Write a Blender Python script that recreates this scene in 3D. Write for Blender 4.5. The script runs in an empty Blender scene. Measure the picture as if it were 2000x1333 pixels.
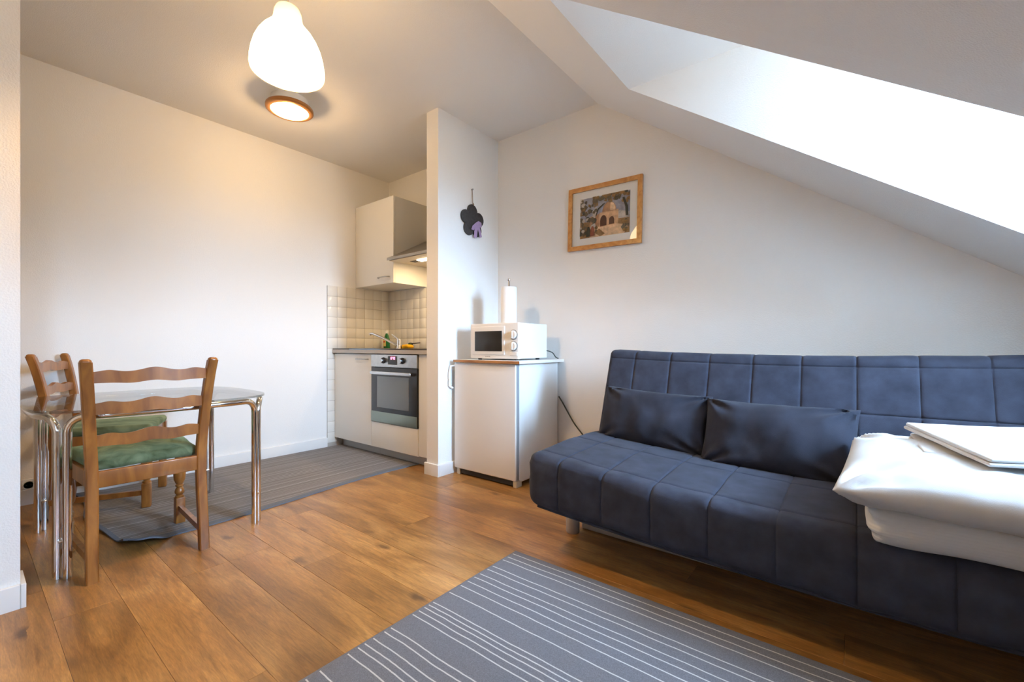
import bpy, bmesh, math, random
from mathutils import Vector, Matrix, noise as mnoise
random.seed(7)
S = bpy.context.scene
COL = S.collection

# ------------------------------------------------------------------ camera
cam_d = bpy.data.cameras.new('camera')
cam_d.sensor_width = 36.0
cam_d.lens = 850.0 / 2000.0 * 36.0
cam_d.shift_y = (677.0 - 666.5) / 2000.0
cam_d.clip_start = 0.02
cam = bpy.data.objects.new('camera', cam_d)
COL.objects.link(cam)
cam.location = (0, 0, 0.93)
cam.rotation_euler = (math.radians(90), 0, math.radians(38.25))
S.camera = cam

# ------------------------------------------------------------------ world / daylight
W = bpy.data.worlds.new('overcast_sky')
S.world = W
W.use_nodes = True
bg = W.node_tree.nodes['Background']
bg.inputs['Strength'].default_value = 128.0
# bright cloud cover above the horizon, dull ground and roofs below it
_nt = W.node_tree
_tc = _nt.nodes.new('ShaderNodeTexCoord'); _sx = _nt.nodes.new('ShaderNodeSeparateXYZ'); _mr = _nt.nodes.new('ShaderNodeMapRange'); _mx = _nt.nodes.new('ShaderNodeMix')
_mx.data_type = 'RGBA'
_mr.inputs['From Min'].default_value = -.03; _mr.inputs['From Max'].default_value = .03
_mx.inputs['A'].default_value = (.10, .095, .085, 1)
_mx.inputs['B'].default_value = (0.44, 0.69, 1.0, 1)
_nt.links.new(_tc.outputs['Generated'], _sx.inputs[0]); _nt.links.new(_sx.outputs['Z'], _mr.inputs['Value'])
_nt.links.new(_mr.outputs['Result'], _mx.inputs['Factor']); _nt.links.new(_mx.outputs['Result'], bg.inputs['Color'])

def portal(name, loc, rot, sx, sy):
    l = bpy.data.lights.new(name, 'AREA')
    l.shape = 'RECTANGLE'; l.size = sx; l.size_y = sy
    l.cycles.is_portal = True
    o = bpy.data.objects.new(name, l); COL.objects.link(o)
    o.location = loc; o.rotation_euler = rot
    return o
# opening of the dormer window, looking into the room (-X)
portal('window_portal', (1.54, 1.835, 1.625), (0, math.radians(90), 0), 1.18, 0.60)
portal('window_portal', (1.54, -.40, 1.625), (0, math.radians(90), 0), 1.18, 0.22)  # portal of the added, unseen second window

S.view_settings.view_transform = 'Standard'
S.view_settings.look = 'None'
S.view_settings.exposure = 0.0
S.view_settings.gamma = 1.0
S.view_settings.use_curve_mapping = False
S.cycles.use_denoising = True
S.cycles.max_bounces = 8
S.cycles.diffuse_bounces = 5
S.cycles.use_adaptive_sampling = True
S.cycles.adaptive_threshold = 0.035
S.cycles.transparent_max_bounces = 16
S.cycles.caustics_reflective = False
S.cycles.sample_clamp_indirect = 12.0

# ------------------------------------------------------------------ room measures
XL, XP, YB, ZC = -3.825, -2.336, 2.775, 2.637     # left wall, partition face, back wall, ceiling
XS, MS = -1.42, 0.7145                            # where the slope starts, its gradient
XR, XD, ZS = 1.45, 1.50, .95                      # knee wall, dormer front, dormer sill
DY0, DY1, DX, DZ = 1.405, 2.20, -0.945, 2.2975    # dormer opening
YF = -1.6
def slope_z(x): return ZC - MS * (x - XS)

# ------------------------------------------------------------------ materials
MATS = {}
def nodes(name):
    m = bpy.data.materials.new(name); m.use_nodes = True
    nt = m.node_tree
    return m, nt, nt.nodes['Principled BSDF']
def N(nt, t, **kw):
    n = nt.nodes.new(t)
    for k, v in kw.items():
        if k.startswith('i_'):
            n.inputs[k[2:].replace('_', ' ')].default_value = v
        else: setattr(n, k, v)
    return n
def L(nt, a, b): nt.links.new(a, b)
def rgb(r, g, b): return (r, g, b, 1)
def s2l(r, g, b):
    f = lambda c: (c / 255 / 12.92) if c / 255 <= 0.04045 else ((c / 255 + 0.055) / 1.055) ** 2.4
    return (f(r), f(g), f(b), 1)
def coords(nt, kind='Object', scale=(1, 1, 1)):
    tc = N(nt, 'ShaderNodeTexCoord'); mp = N(nt, 'ShaderNodeMapping')
    mp.inputs['Scale'].default_value = scale
    L(nt, tc.outputs[kind], mp.inputs['Vector'])
    return mp.outputs['Vector']
def worldpos(nt, scale=(1, 1, 1)):
    g = N(nt, 'ShaderNodeNewGeometry'); mp = N(nt, 'ShaderNodeMapping')
    mp.inputs['Scale'].default_value = scale
    L(nt, g.outputs['Position'], mp.inputs['Vector'])
    return mp.outputs['Vector']
def plain(name, col, rough=0.5, metal=0.0, noise=0.0, nscale=60, bump=0.0, bscale=200, spec=0.5, sheen=0.0, coat=0.0, bdist=0.002):
    if name in MATS: return MATS[name]
    m, nt, p = nodes(name)
    p.inputs['Base Color'].default_value = col
    p.inputs['Roughness'].default_value = rough
    p.inputs['Metallic'].default_value = metal
    p.inputs['Specular IOR Level'].default_value = spec
    p.inputs['Sheen Weight'].default_value = sheen
    p.inputs['Coat Weight'].default_value = coat
    v = coords(nt)
    if noise:
        n = N(nt, 'ShaderNodeTexNoise', i_Scale=nscale, i_Detail=4.0)
        L(nt, v, n.inputs['Vector'])
        mr = N(nt, 'ShaderNodeMapRange')
        mr.inputs['From Min'].default_value = 0.3; mr.inputs['From Max'].default_value = 0.7
        mr.inputs['To Min'].default_value = 1 - noise; mr.inputs['To Max'].default_value = 1 + noise
        L(nt, n.outputs['Fac'], mr.inputs['Value'])
        mx = N(nt, 'ShaderNodeMix', data_type='RGBA', blend_type='MULTIPLY')
        mx.inputs['Factor'].default_value = 1
        mx.inputs['A'].default_value = col
        L(nt, mr.outputs['Result'], mx.inputs['B'])
        L(nt, mx.outputs['Result'], p.inputs['Base Color'])
    if bump:
        n2 = N(nt, 'ShaderNodeTexNoise', i_Scale=bscale, i_Detail=3.0)
        L(nt, v, n2.inputs['Vector'])
        b = N(nt, 'ShaderNodeBump', i_Strength=bump, i_Distance=bdist)
        L(nt, n2.outputs['Fac'], b.inputs['Height'])
        L(nt, b.outputs['Normal'], p.inputs['Normal'])
    MATS[name] = m
    return m
def emis(name, col, strength):
    if name in MATS: return MATS[name]
    m, nt, p = nodes(name)
    p.inputs['Base Color'].default_value = rgb(.8, .8, .8)
    p.inputs['Emission Color'].default_value = col
    p.inputs['Emission Strength'].default_value = strength
    MATS[name] = m
    return m
def pane_glass(name, tint=(1, 1, 1), base=0.04, rough=0.0):
    # thin glass: see-through with a Schlick reflection, same from both sides
    m = bpy.data.materials.new(name); m.use_nodes = True
    nt = m.node_tree; nt.nodes.remove(nt.nodes['Principled BSDF'])
    out = nt.nodes['Material Output']
    lw = N(nt, 'ShaderNodeLayerWeight', i_Blend=0.5)
    pw = N(nt, 'ShaderNodeMath', operation='POWER'); pw.inputs[1].default_value = 5
    L(nt, lw.outputs['Facing'], pw.inputs[0])
    ma = N(nt, 'ShaderNodeMath', operation='MULTIPLY_ADD'); ma.inputs[1].default_value = 1 - base; ma.inputs[2].default_value = base
    L(nt, pw.outputs[0], ma.inputs[0])
    t = N(nt, 'ShaderNodeBsdfTransparent'); t.inputs['Color'].default_value = (*tint, 1)
    g = N(nt, 'ShaderNodeBsdfGlossy', i_Roughness=rough)
    mx = N(nt, 'ShaderNodeMixShader')
    L(nt, ma.outputs[0], mx.inputs['Fac']); L(nt, t.outputs[0], mx.inputs[1]); L(nt, g.outputs[0], mx.inputs[2])
    L(nt, mx.outputs[0], out.inputs['Surface'])
    MATS[name] = m
    return m

def wood(name, dark, light, scale=(3, 30, 30), rough=0.4, coat=0.2):
    m, nt, p = nodes(name)
    v = coords(nt, 'Object', scale)
    n = N(nt, 'ShaderNodeTexNoise', i_Scale=1.6, i_Detail=6.0, i_Distortion=0.6)
    L(nt, v, n.inputs['Vector'])
    cr = N(nt, 'ShaderNodeValToRGB')
    cr.color_ramp.elements[0].position = 0.32; cr.color_ramp.elements[0].color = dark
    cr.color_ramp.elements[1].position = 0.68; cr.color_ramp.elements[1].color = light
    L(nt, n.outputs['Fac'], cr.inputs['Fac'])
    L(nt, cr.outputs['Color'], p.inputs['Base Color'])
    p.inputs['Roughness'].default_value = rough
    p.inputs['Coat Weight'].default_value = coat
    MATS[name] = m
    return m

WALL = plain('wall_paint', rgb(.875, .862, .838), 0.85, bump=0.35, bscale=170, bdist=0.004, spec=0.2)
CEIL = plain('ceiling_paint', rgb(.87, .855, .83), 0.9, bump=0.5, bscale=260, bdist=0.003, spec=0.2)
TRIM = plain('white_trim_paint', rgb(.84, .835, .82), 0.35)
WHITE = plain('white_laminate', rgb(.84, .825, .78), 0.32)
WHITEG = plain('white_enamel', rgb(.82, .82, .81), 0.3)
CHROME = plain('polished_chrome', rgb(.82, .82, .83), 0.08, 1.0)
STEEL = plain('brushed_steel', rgb(.52, .52, .51), 0.32, 1.0, noise=.08, nscale=30)
DARK = plain('dark_plastic', rgb(.02, .02, .022), 0.35)
ALU = plain('grey_lacquered_metal', rgb(.47, .48, .5), 0.4, 0.15)
CABLE = plain('dark_cable', rgb(.05, .06, .05), 0.5)
FABRIC = plain('slate_blue_cotton', rgb(.043, .048, .070), 0.9, noise=.22, nscale=14, bump=.5, bscale=500, spec=.08, sheen=.06, bdist=.0015)
CUSHF = plain('dark_blue_cotton', rgb(.033, .035, .049), 0.9, noise=.2, nscale=10, bump=.4, bscale=500, spec=.08, sheen=.06, bdist=.0015)
LINEN = plain('white_bed_linen', rgb(.63, .625, .615), 0.85, bump=.3, bscale=500, spec=.15, sheen=.1, bdist=.001)
CHAIRW = wood('honey_stained_beech', s2l(122, 72, 26), s2l(172, 112, 48), (12, 12, 3), 0.35, .3)
FRAMEW = wood('light_oak_frame', s2l(176, 112, 50), s2l(206, 146, 78), (20, 20, 20), 0.45, .1)
BOARDW = plain('white_worktop_board', rgb(.82, .81, .78), 0.4)
PAPER = plain('white_paper_towel', rgb(.87, .87, .86), 0.95, bump=.4, bscale=260)

def floor_mat():
    m, nt, p = nodes('oiled_oak_plank')
    oi = N(nt, 'ShaderNodeObjectInfo')
    g = N(nt, 'ShaderNodeNewGeometry')
    sc = N(nt, 'ShaderNodeVectorMath', operation='SCALE'); sc.inputs[0].default_value = (37.0, 11.0, 5.0)
    L(nt, oi.outputs['Random'], sc.inputs['Scale'])
    ad = N(nt, 'ShaderNodeVectorMath', operation='ADD')
    L(nt, g.outputs['Position'], ad.inputs[0]); L(nt, sc.outputs[0], ad.inputs[1])
    def mapped(s):
        mp = N(nt, 'ShaderNodeMapping'); mp.inputs['Scale'].default_value = s
        L(nt, ad.outputs[0], mp.inputs['Vector']); return mp.outputs['Vector']
    # large tonal drift, cathedral grain and fine pores
    n1 = N(nt, 'ShaderNodeTexNoise', i_Scale=1.0, i_Detail=3.0, i_Distortion=1.2); L(nt, mapped((1.6, 6, 1)), n1.inputs['Vector'])
    n2 = N(nt, 'ShaderNodeTexNoise', i_Scale=1.0, i_Detail=5.0, i_Distortion=2.2); L(nt, mapped((5, 55, 1)), n2.inputs['Vector'])
    n3 = N(nt, 'ShaderNodeTexNoise', i_Scale=1.0, i_Detail=2.0); L(nt, mapped((45, 420, 1)), n3.inputs['Vector'])
    cr = N(nt, 'ShaderNodeValToRGB')
    e = cr.color_ramp.elements
    e[0].position = .30; e[0].color = s2l(138, 96, 49)
    e[1].position = .72; e[1].color = s2l(196, 148, 88)
    x = e.new(.50); x.color = s2l(170, 122, 66)
    L(nt, n1.outputs['Fac'], cr.inputs['Fac'])
    cg = N(nt, 'ShaderNodeMapRange'); cg.inputs['From Min'].default_value = .3; cg.inputs['From Max'].default_value = .7
    cg.inputs['To Min'].default_value = .72; cg.inputs['To Max'].default_value = 1.14
    L(nt, n2.outputs['Fac'], cg.inputs['Value'])
    cp = N(nt, 'ShaderNodeMapRange'); cp.inputs['From Min'].default_value = .3; cp.inputs['From Max'].default_value = .7
    cp.inputs['To Min'].default_value = .86; cp.inputs['To Max'].default_value = 1.12
    L(nt, n3.outputs['Fac'], cp.inputs['Value'])
    mu = N(nt, 'ShaderNodeMath', operation='MULTIPLY'); L(nt, cg.outputs[0], mu.inputs[0]); L(nt, cp.outputs[0], mu.inputs[1])
    rv = N(nt, 'ShaderNodeMapRange'); rv.inputs['To Min'].default_value = .86; rv.inputs['To Max'].default_value = 1.14
    L(nt, oi.outputs['Random'], rv.inputs['Value'])
    mu2 = N(nt, 'ShaderNodeMath', operation='MULTIPLY'); L(nt, mu.outputs[0], mu2.inputs[0]); L(nt, rv.outputs[0], mu2.inputs[1])
    mx = N(nt, 'ShaderNodeMix', data_type='RGBA', blend_type='MULTIPLY'); mx.inputs['Factor'].default_value = 1
    L(nt, cr.outputs['Color'], mx.inputs['A']); L(nt, mu2.outputs[0], mx.inputs['B'])
    # knots
    nd = N(nt, 'ShaderNodeTexNoise', i_Scale=14.0, i_Detail=2.0); L(nt, ad.outputs[0], nd.inputs['Vector'])
    wv = N(nt, 'ShaderNodeVectorMath', operation='SCALE'); wv.inputs['Scale'].default_value = .05
    L(nt, nd.outputs['Color'], wv.inputs[0])
    ad2 = N(nt, 'ShaderNodeVectorMath', operation='ADD'); L(nt, ad.outputs[0], ad2.inputs[0]); L(nt, wv.outputs[0], ad2.inputs[1])
    mpk = N(nt, 'ShaderNodeMapping'); mpk.inputs['Scale'].default_value = (2.3, 4.6, 0); L(nt, ad2.outputs[0], mpk.inputs['Vector'])
    vo = N(nt, 'ShaderNodeTexVoronoi', i_Scale=1.0, voronoi_dimensions='2D'); L(nt, mpk.outputs[0], vo.inputs['Vector'])
    kr = N(nt, 'ShaderNodeMapRange'); kr.inputs['From Min'].default_value = .04; kr.inputs['From Max'].default_value = .13
    kr.inputs['To Min'].default_value = .8; kr.inputs['To Max'].default_value = 0
    L(nt, vo.outputs['Distance'], kr.inputs['Value'])
    sk_ = N(nt, 'ShaderNodeSeparateColor'); L(nt, vo.outputs['Color'], sk_.inputs[0])
    gt_ = N(nt, 'ShaderNodeMapRange'); gt_.inputs['From Min'].default_value = .40; gt_.inputs['From Max'].default_value = .95; L(nt, sk_.outputs[0], gt_.inputs['Value'])
    kk = N(nt, 'ShaderNodeMath', operation='MULTIPLY'); L(nt, kr.outputs[0], kk.inputs[0]); L(nt, gt_.outputs[0], kk.inputs[1])
    mk = N(nt, 'ShaderNodeMix', data_type='RGBA'); mk.inputs['B'].default_value = s2l(74, 46, 24)
    L(nt, kk.outputs[0], mk.inputs['Factor']); L(nt, mx.outputs['Result'], mk.inputs['A'])
    L(nt, mk.outputs['Result'], p.inputs['Base Color'])
    rr = N(nt, 'ShaderNodeMapRange'); rr.inputs['To Min'].default_value = .26; rr.inputs['To Max'].default_value = .42
    L(nt, n2.outputs['Fac'], rr.inputs['Value']); L(nt, rr.outputs[0], p.inputs['Roughness'])
    b = N(nt, 'ShaderNodeBump', i_Strength=.12, i_Distance=.001); L(nt, n3.outputs['Fac'], b.inputs['Height']); L(nt, b.outputs[0], p.inputs['Normal'])
    return m
PLANK = floor_mat()

def velvet_mat():
    m, nt, p = nodes('green_velvet')
    v = coords(nt, 'Object', (14, 6, 14))
    n = N(nt, 'ShaderNodeTexNoise', i_Scale=1.0, i_Detail=5.0, i_Distortion=1.0); L(nt, v, n.inputs['Vector'])
    cr = N(nt, 'ShaderNodeValToRGB')
    cr.color_ramp.elements[0].position = .33; cr.color_ramp.elements[0].color = s2l(70, 82, 46)
    cr.color_ramp.elements[1].position = .68; cr.color_ramp.elements[1].color = s2l(138, 148, 110)
    L(nt, n.outputs['Fac'], cr.inputs['Fac']); L(nt, cr.outputs[0], p.inputs['Base Color'])
    p.inputs['Roughness'].default_value = .85; p.inputs['Sheen Weight'].default_value = .5
    p.inputs['Sheen Tint'].default_value = s2l(150, 180, 140)
    return m
VELVET = velvet_mat()

def runner_mat():
    # fine lengthwise lines over a grey-brown ground
    m, nt, p = nodes('striped_grey_carpet')
    v = worldpos(nt, (1, 1, 1))
    sx = N(nt, 'ShaderNodeSeparateXYZ'); L(nt, v, sx.inputs[0])
    nz = N(nt, 'ShaderNodeTexNoise', i_Scale=1.0, i_Detail=2.0); L(nt, worldpos(nt, (6, 3, 0)), nz.inputs['Vector'])
    ma = N(nt, 'ShaderNodeMath', operation='MULTIPLY_ADD'); ma.inputs[1].default_value = .006
    L(nt, nz.outputs['Fac'], ma.inputs[0]); L(nt, sx.outputs['X'], ma.inputs[2])
    cx = N(nt, 'ShaderNodeCombineXYZ'); L(nt, ma.outputs[0], cx.inputs['X'])
    n1 = N(nt, 'ShaderNodeTexNoise', i_Scale=62.0, i_Detail=3.0, i_Roughness=.75); L(nt, cx.outputs[0], n1.inputs['Vector'])
    cr = N(nt, 'ShaderNodeValToRGB'); e = cr.color_ramp.elements
    e[0].position = .40; e[0].color = s2l(112, 108, 107)
    e[1].position = .64; e[1].color = s2l(178, 176, 179)
    x = e.new(.52); x.color = s2l(134, 131, 131)
    L(nt, n1.outputs['Fac'], cr.inputs['Fac'])
    n2 = N(nt, 'ShaderNodeTexNoise', i_Scale=700.0); L(nt, v, n2.inputs['Vector'])
    mr = N(nt, 'ShaderNodeMapRange'); mr.inputs['To Min'].default_value = .75; mr.inputs['To Max'].default_value = 1.25
    L(nt, n2.outputs['Fac'], mr.inputs['Value'])
    mx = N(nt, 'ShaderNodeMix', data_type='RGBA', blend_type='MULTIPLY'); mx.inputs['Factor'].default_value = 1
    L(nt, cr.outputs[0], mx.inputs['A']); L(nt, mr.outputs[0], mx.inputs['B'])
    L(nt, mx.outputs['Result'], p.inputs['Base Color'])
    p.inputs['Roughness'].default_value = .95; p.inputs['Specular IOR Level'].default_value = .1
    b = N(nt, 'ShaderNodeBump', i_Strength=.6, i_Distance=.002); L(nt, n1.outputs['Fac'], b.inputs['Height']); L(nt, b.outputs[0], p.inputs['Normal'])
    return m
RUNNER = runner_mat()
RUGG = plain('grey_woven_rug', s2l(124, 127, 136), 0.95, noise=.22, nscale=420, bump=.8, bscale=600, spec=.1, bdist=.002)
RUGB = plain('grey_rug_binding', s2l(112, 118, 130), 0.9, noise=.1, nscale=300, bump=.4, bscale=400, spec=.1)
RUGS = plain('white_rug_stripe', s2l(206, 208, 212), 0.95, noise=.15, nscale=500, bump=.6, bscale=600, spec=.1)
GLASS = pane_glass('clear_window_glass')
TGLASS = pane_glass('grey_tinted_glass', (.80, .81, .80), .06)
PGLASS = pane_glass('picture_glass', (1, 1, 1), .035)
TILE = plain('cream_glazed_tile', rgb(.80, .775, .72), 0.18)
GROUT = plain('grey_grout', rgb(.46, .42, .37), 0.9)
WTOP = plain('dark_worktop', rgb(.06, .05, .045), 0.35)

# ------------------------------------------------------------------ mesh builder
class MB:
    def __init__(s): s.v = []; s.f = []; s.m = []
    def add(s, verts, faces, mi=0):
        o = len(s.v); s.v += [tuple(p) for p in verts]
        s.f += [tuple(i + o for i in f) for f in faces]; s.m += [mi] * len(faces)
        return s
    def box(s, x0, x1, y0, y1, z0, z1, mi=0):
        return s.add([(x0, y0, z0), (x1, y0, z0), (x1, y1, z0), (x0, y1, z0), (x0, y0, z1), (x1, y0, z1), (x1, y1, z1), (x0, y1, z1)],
                     [(3, 2, 1, 0), (4, 5, 6, 7), (0, 1, 5, 4), (1, 2, 6, 5), (2, 3, 7, 6), (3, 0, 4, 7)], mi)
    def rbox(s, x0, x1, y0, y1, z0, z1, r=.005, mi=0, ext=((), (), ()), step=None, seg=2, fn=None):
        c = ((x0 + x1) / 2, (y0 + y1) / 2, (z0 + z1) / 2); h = ((x1 - x0) / 2, (y1 - y0) / 2, (z1 - z0) / 2)
        r = min(r, min(h) * .999)
        ax = []
        for k in range(3):
            q = set()
            for i in range(seg + 1):
                t = r * math.tan(math.pi / 4 * i / seg)
                q.add(round(h[k] - r + t, 6)); q.add(round(-(h[k] - r + t), 6))
            if step:
                n = max(1, int(round(2 * (h[k] - r) / step)))
                for i in range(1, n): q.add(round(-(h[k] - r) + 2 * (h[k] - r) * i / n, 6))
            for e in ext[k]:
                e2 = e - c[k]
                if abs(e2) < h[k] - r: q.add(round(e2, 6))
            ax.append(sorted(q))
        idx = {}; vs = []; fs = []
        def vert(p):
            key = (round(p[0], 5), round(p[1], 5), round(p[2], 5))
            if key in idx: return idx[key]
            q = [max(-(h[k] - r), min(h[k] - r, p[k])) for k in range(3)]
            d = Vector((p[0] - q[0], p[1] - q[1], p[2] - q[2]))
            if d.length > 1e-9: d = d.normalized() * r
            w = Vector((c[0] + q[0] + d.x, c[1] + q[1] + d.y, c[2] + q[2] + d.z))
            nn = d.normalized() if d.length > 1e-9 else Vector((0, 0, 1))
            if fn: w = fn(w, nn)
            idx[key] = len(vs); vs.append(tuple(w)); return idx[key]
        for k in range(3):
            a, b = (k + 1) % 3, (k + 2) % 3
            for sg in (-1, 1):
                for i in range(len(ax[a]) - 1):
                    for j in range(len(ax[b]) - 1):
                        q = []
                        for (ii, jj) in ((i, j), (i + 1, j), (i + 1, j + 1), (i, j + 1)):
                            p = [0, 0, 0]; p[k] = sg * h[k]; p[a] = ax[a][ii]; p[b] = ax[b][jj]
                            q.append(vert(p))
                        fs.append(tuple(q if sg > 0 else q[::-1]))
        return s.add(vs, fs, mi)
    def prism(s, poly, axis, a, b, mi=0):
        # poly in the two other axes (x: (y,z), y: (x,z), z: (x,y))
        def P(u, v, w): return {'x': (w, u, v), 'y': (u, w, v), 'z': (u, v, w)}[axis]
        n = len(poly)
        vs = [P(u, v, a) for u, v in poly] + [P(u, v, b) for u, v in poly]
        fs = [tuple(range(n))[::-1], tuple(range(n, 2 * n))] + [(i, (i + 1) % n, n + (i + 1) % n, n + i) for i in range(n)]
        return s.add(vs, fs, mi)
    def tube(s, pts, r, n=10, closed=False, mi=0, cap=True):
        P = [Vector(p) for p in pts]; m = len(P); rr = r if isinstance(r, (list, tuple)) else [r] * m
        T = []
        for i in range(m):
            if closed: t = P[(i + 1) % m] - P[i - 1]
            else: t = P[min(i + 1, m - 1)] - P[max(i - 1, 0)]
            T.append(t.normalized())
        u = T[0].cross(Vector((0, 0, 1)))
        if u.length < 1e-4: u = T[0].cross(Vector((1, 0, 0)))
        u.normalize(); vs = []
        for i in range(m):
            u = (u - T[i] * u.dot(T[i]))
            if u.length < 1e-6: u = T[i].orthogonal()
            u.normalize(); w = T[i].cross(u)
            for k in range(n):
                a = 2 * math.pi * k / n
                vs.append(P[i] + (u * math.cos(a) + w * math.sin(a)) * rr[i])
        fs = []
        for i in range(m if closed else m - 1):
            j = (i + 1) % m
            for k in range(n):
                l = (k + 1) % n
                fs.append((i * n + k, i * n + l, j * n + l, j * n + k))
        if not closed and cap: fs += [tuple(range(n))[::-1], tuple(range((m - 1) * n, m * n))]
        return s.add(vs, fs, mi)
    def lathe(s, prof, c=(0, 0, 0), n=28, axis='z', mi=0, closed=False):
        # prof: (r, h) ; axis z, or y (h along -y, facing the room)
        vs = []; fs = []; m = len(prof)
        for r, h in prof:
            for k in range(n):
                a = 2 * math.pi * k / n
                p = (r * math.cos(a), r * math.sin(a), h)
                if axis == 'y': p = (p[0], -h, p[1])
                if axis == 'x': p = (h, p[0], p[1])
                vs.append((c[0] + p[0], c[1] + p[1], c[2] + p[2]))
        for i in range(m - 1 if not closed else m):
            j = (i + 1) % m
            for k in range(n):
                l = (k + 1) % n
                fs.append((i * n + k, i * n + l, j * n + l, j * n + k))
        if not closed:
            if prof[0][0] > 1e-6: fs.append(tuple(range(n))[::-1])
            if prof[-1][0] > 1e-6: fs.append(tuple(range((m - 1) * n, m * n)))
        return s.add(vs, fs, mi)
    def sweep(s, pts, w, d, mi=0):
        # upright bar with horizontal rectangular sections w (x) by d (y), chamfered
        c = .25; vs = []; fs = []; k = 8
        for (x, y, z) in pts:
            a, b = w / 2, d / 2; e = min(a, b) * c
            for (px, py) in ((-a + e, -b), (a - e, -b), (a, -b + e), (a, b - e), (a - e, b), (-a + e, b), (-a, b - e), (-a, -b + e)):
                vs.append((x + px, y + py, z))
        m = len(pts)
        for i in range(m - 1):
            for j in range(k):
                l = (j + 1) % k
                fs.append((i * k + j, i * k + l, (i + 1) * k + l, (i + 1) * k + j))
        fs += [tuple(range(k))[::-1], tuple(range((m - 1) * k, m * k))]
        return s.add(vs, fs, mi)
    def xf(s, M):
        s.v = [tuple(M @ Vector(p)) for p in s.v]; return s
    def build(s, name, mats, parent=None, org=None, smooth=40, kind=None):
        if not isinstance(mats, (list, tuple)): mats = [mats]
        me = bpy.data.meshes.new(name)
        v = s.v
        if org is None and parent is not None: org = parent.get('_org')
        keep = org
        if org is not None: v = [(p[0] - org[0], p[1] - org[1], p[2] - org[2]) for p in v]
        me.from_pydata(v, [], s.f)
        for m in mats: me.materials.append(m)
        bm = bmesh.new(); bm.from_mesh(me)
        bm.faces.ensure_lookup_table()
        for i, f in enumerate(bm.faces): f.material_index = s.m[i]
        bmesh.ops.remove_doubles(bm, verts=bm.verts, dist=1e-6)
        bmesh.ops.recalc_face_normals(bm, faces=bm.faces)
        if smooth:
            lim = math.radians(smooth)
            for f in bm.faces: f.smooth = True
            for e in bm.edges:
                if len(e.link_faces) == 2 and e.calc_face_angle(0) > lim: e.smooth = False
        bm.to_mesh(me); bm.free()
        o = bpy.data.objects.new(name, me); COL.objects.link(o)
        if parent is not None: o.parent = parent
        elif org is not None: o.location = org
        if kind: o['kind'] = kind
        if parent is not None and keep is not None: o['_org'] = list(keep)
        return o

def tag(o, label, cat, group=None):
    o['label'] = label; o['category'] = cat
    if group: o['group'] = group
    return o
def thing(name, label, cat, loc=(0, 0, 0), rotz=0.0, group=None, local=False):
    o = bpy.data.objects.new(name, None); COL.objects.link(o)
    o.empty_display_size = .1
    o.location = loc; o.rotation_euler = (0, 0, rotz)
    if not local: o['_org'] = list(loc)       # parts given in room coordinates
    return tag(o, label, cat, group)
def plabel(o, t): o['label'] = t; return o
def dup(root, loc, rotz, label):
    r = root.copy(); COL.objects.link(r); r.location = loc; r.rotation_euler = (0, 0, rotz); r['label'] = label
    for ch in list(root.children):
        c = ch.copy(); COL.objects.link(c); c.parent = r
        for g in list(ch.children):
            d = g.copy(); COL.objects.link(d); d.parent = c
    return r
def struct(mb, name, mat, smooth=0): return mb.build(name, mat, None, (0, 0, 0), smooth, 'structure')
def nz(x, y, z, s=1.0): return mnoise.noise(Vector((x * s, y * s, z * s)))

# ------------------------------------------------------------------ room shell
T = .12
floor = struct(MB().box(XL - T, XR + T, YF - T, YB + T, -.08, -.021), 'floor', plain('subfloor', s2l(60, 36, 16), .9))
# oak planks, each a board of its own
PW = .175; plank_mesh = {}
def plank(x0, x1, y0):
    ln = round(x1 - x0, 3)
    if ln not in plank_mesh:
        g = .0003; c = .0006; w = PW
        vs = [(g, g, -.02), (ln - g, g, -.02), (ln - g, w - g, -.02), (g, w - g, -.02),
              (g, g, -c), (ln - g, g, -c), (ln - g, w - g, -c), (g, w - g, -c),
              (g + c, g + c, 0), (ln - g - c, g + c, 0), (ln - g - c, w - g - c, 0), (g + c, w - g - c, 0)]
        fs = [(0, 1, 5, 4), (1, 2, 6, 5), (2, 3, 7, 6), (3, 0, 4, 7), (4, 5, 9, 8), (5, 6, 10, 9), (6, 7, 11, 10), (7, 4, 8, 11), (8, 9, 10, 11)]
        me = bpy.data.meshes.new('plank'); me.from_pydata(vs, [], fs); me.materials.append(PLANK); plank_mesh[ln] = me
    o = bpy.data.objects.new('plank', plank_mesh[ln]); COL.objects.link(o)
    o.parent = floor; o.location = (x0, y0, 0)
for r in range(-13, 12):
    y0 = .72 + PW * r
    if y0 < YF - .02 or y0 + PW > YB + .05: continue
    x = XL - .001; first = True
    while x < XR - .01:
        ln = random.choice((1.9, 2.0, 2.1, 2.2)) if not first else random.choice((.5, .8, 1.1, 1.4, 1.7, 2.0))
        first = False
        if x + ln > XR - .3: ln = round(XR - x, 3)
        plank(round(x, 3), round(x + ln, 3), y0); x += ln

wall_left = struct(MB().box(XL - T, XL, YF - T, YB + T, -.08, ZC + .1), 'wall_left', WALL)
gable = [(XL, -.08), (XR + T, -.08), (XR + T, slope_z(XR) + .2), (XS, ZC + .12), (XL, ZC + .12)]
wall_back = struct(MB().prism(gable, 'y', YB, YB + T), 'wall_back', WALL)
struct(MB().prism(gable, 'y', YF - T, YF), 'wall_front', WALL)
struct(MB().box(XP - .122, XP, 2.112, YB, -.02, ZC), 'wall_partition', WALL)
struct(MB().box(XP - .122, XP, YF, .133, -.02, ZC), 'wall_hall', WALL)
struct(MB().box(XL, XS + .06, YF, YB, ZC, ZC + .1), 'ceiling', CEIL)
def slab(mb, x0, x1, y0, y1, t=.1):
    z0, z1 = slope_z(x0), slope_z(x1)
    return mb.prism([(x0, z0), (x1, z1), (x1, z1 + t), (x0, z0 + t)], 'y', y0, y1)
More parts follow.
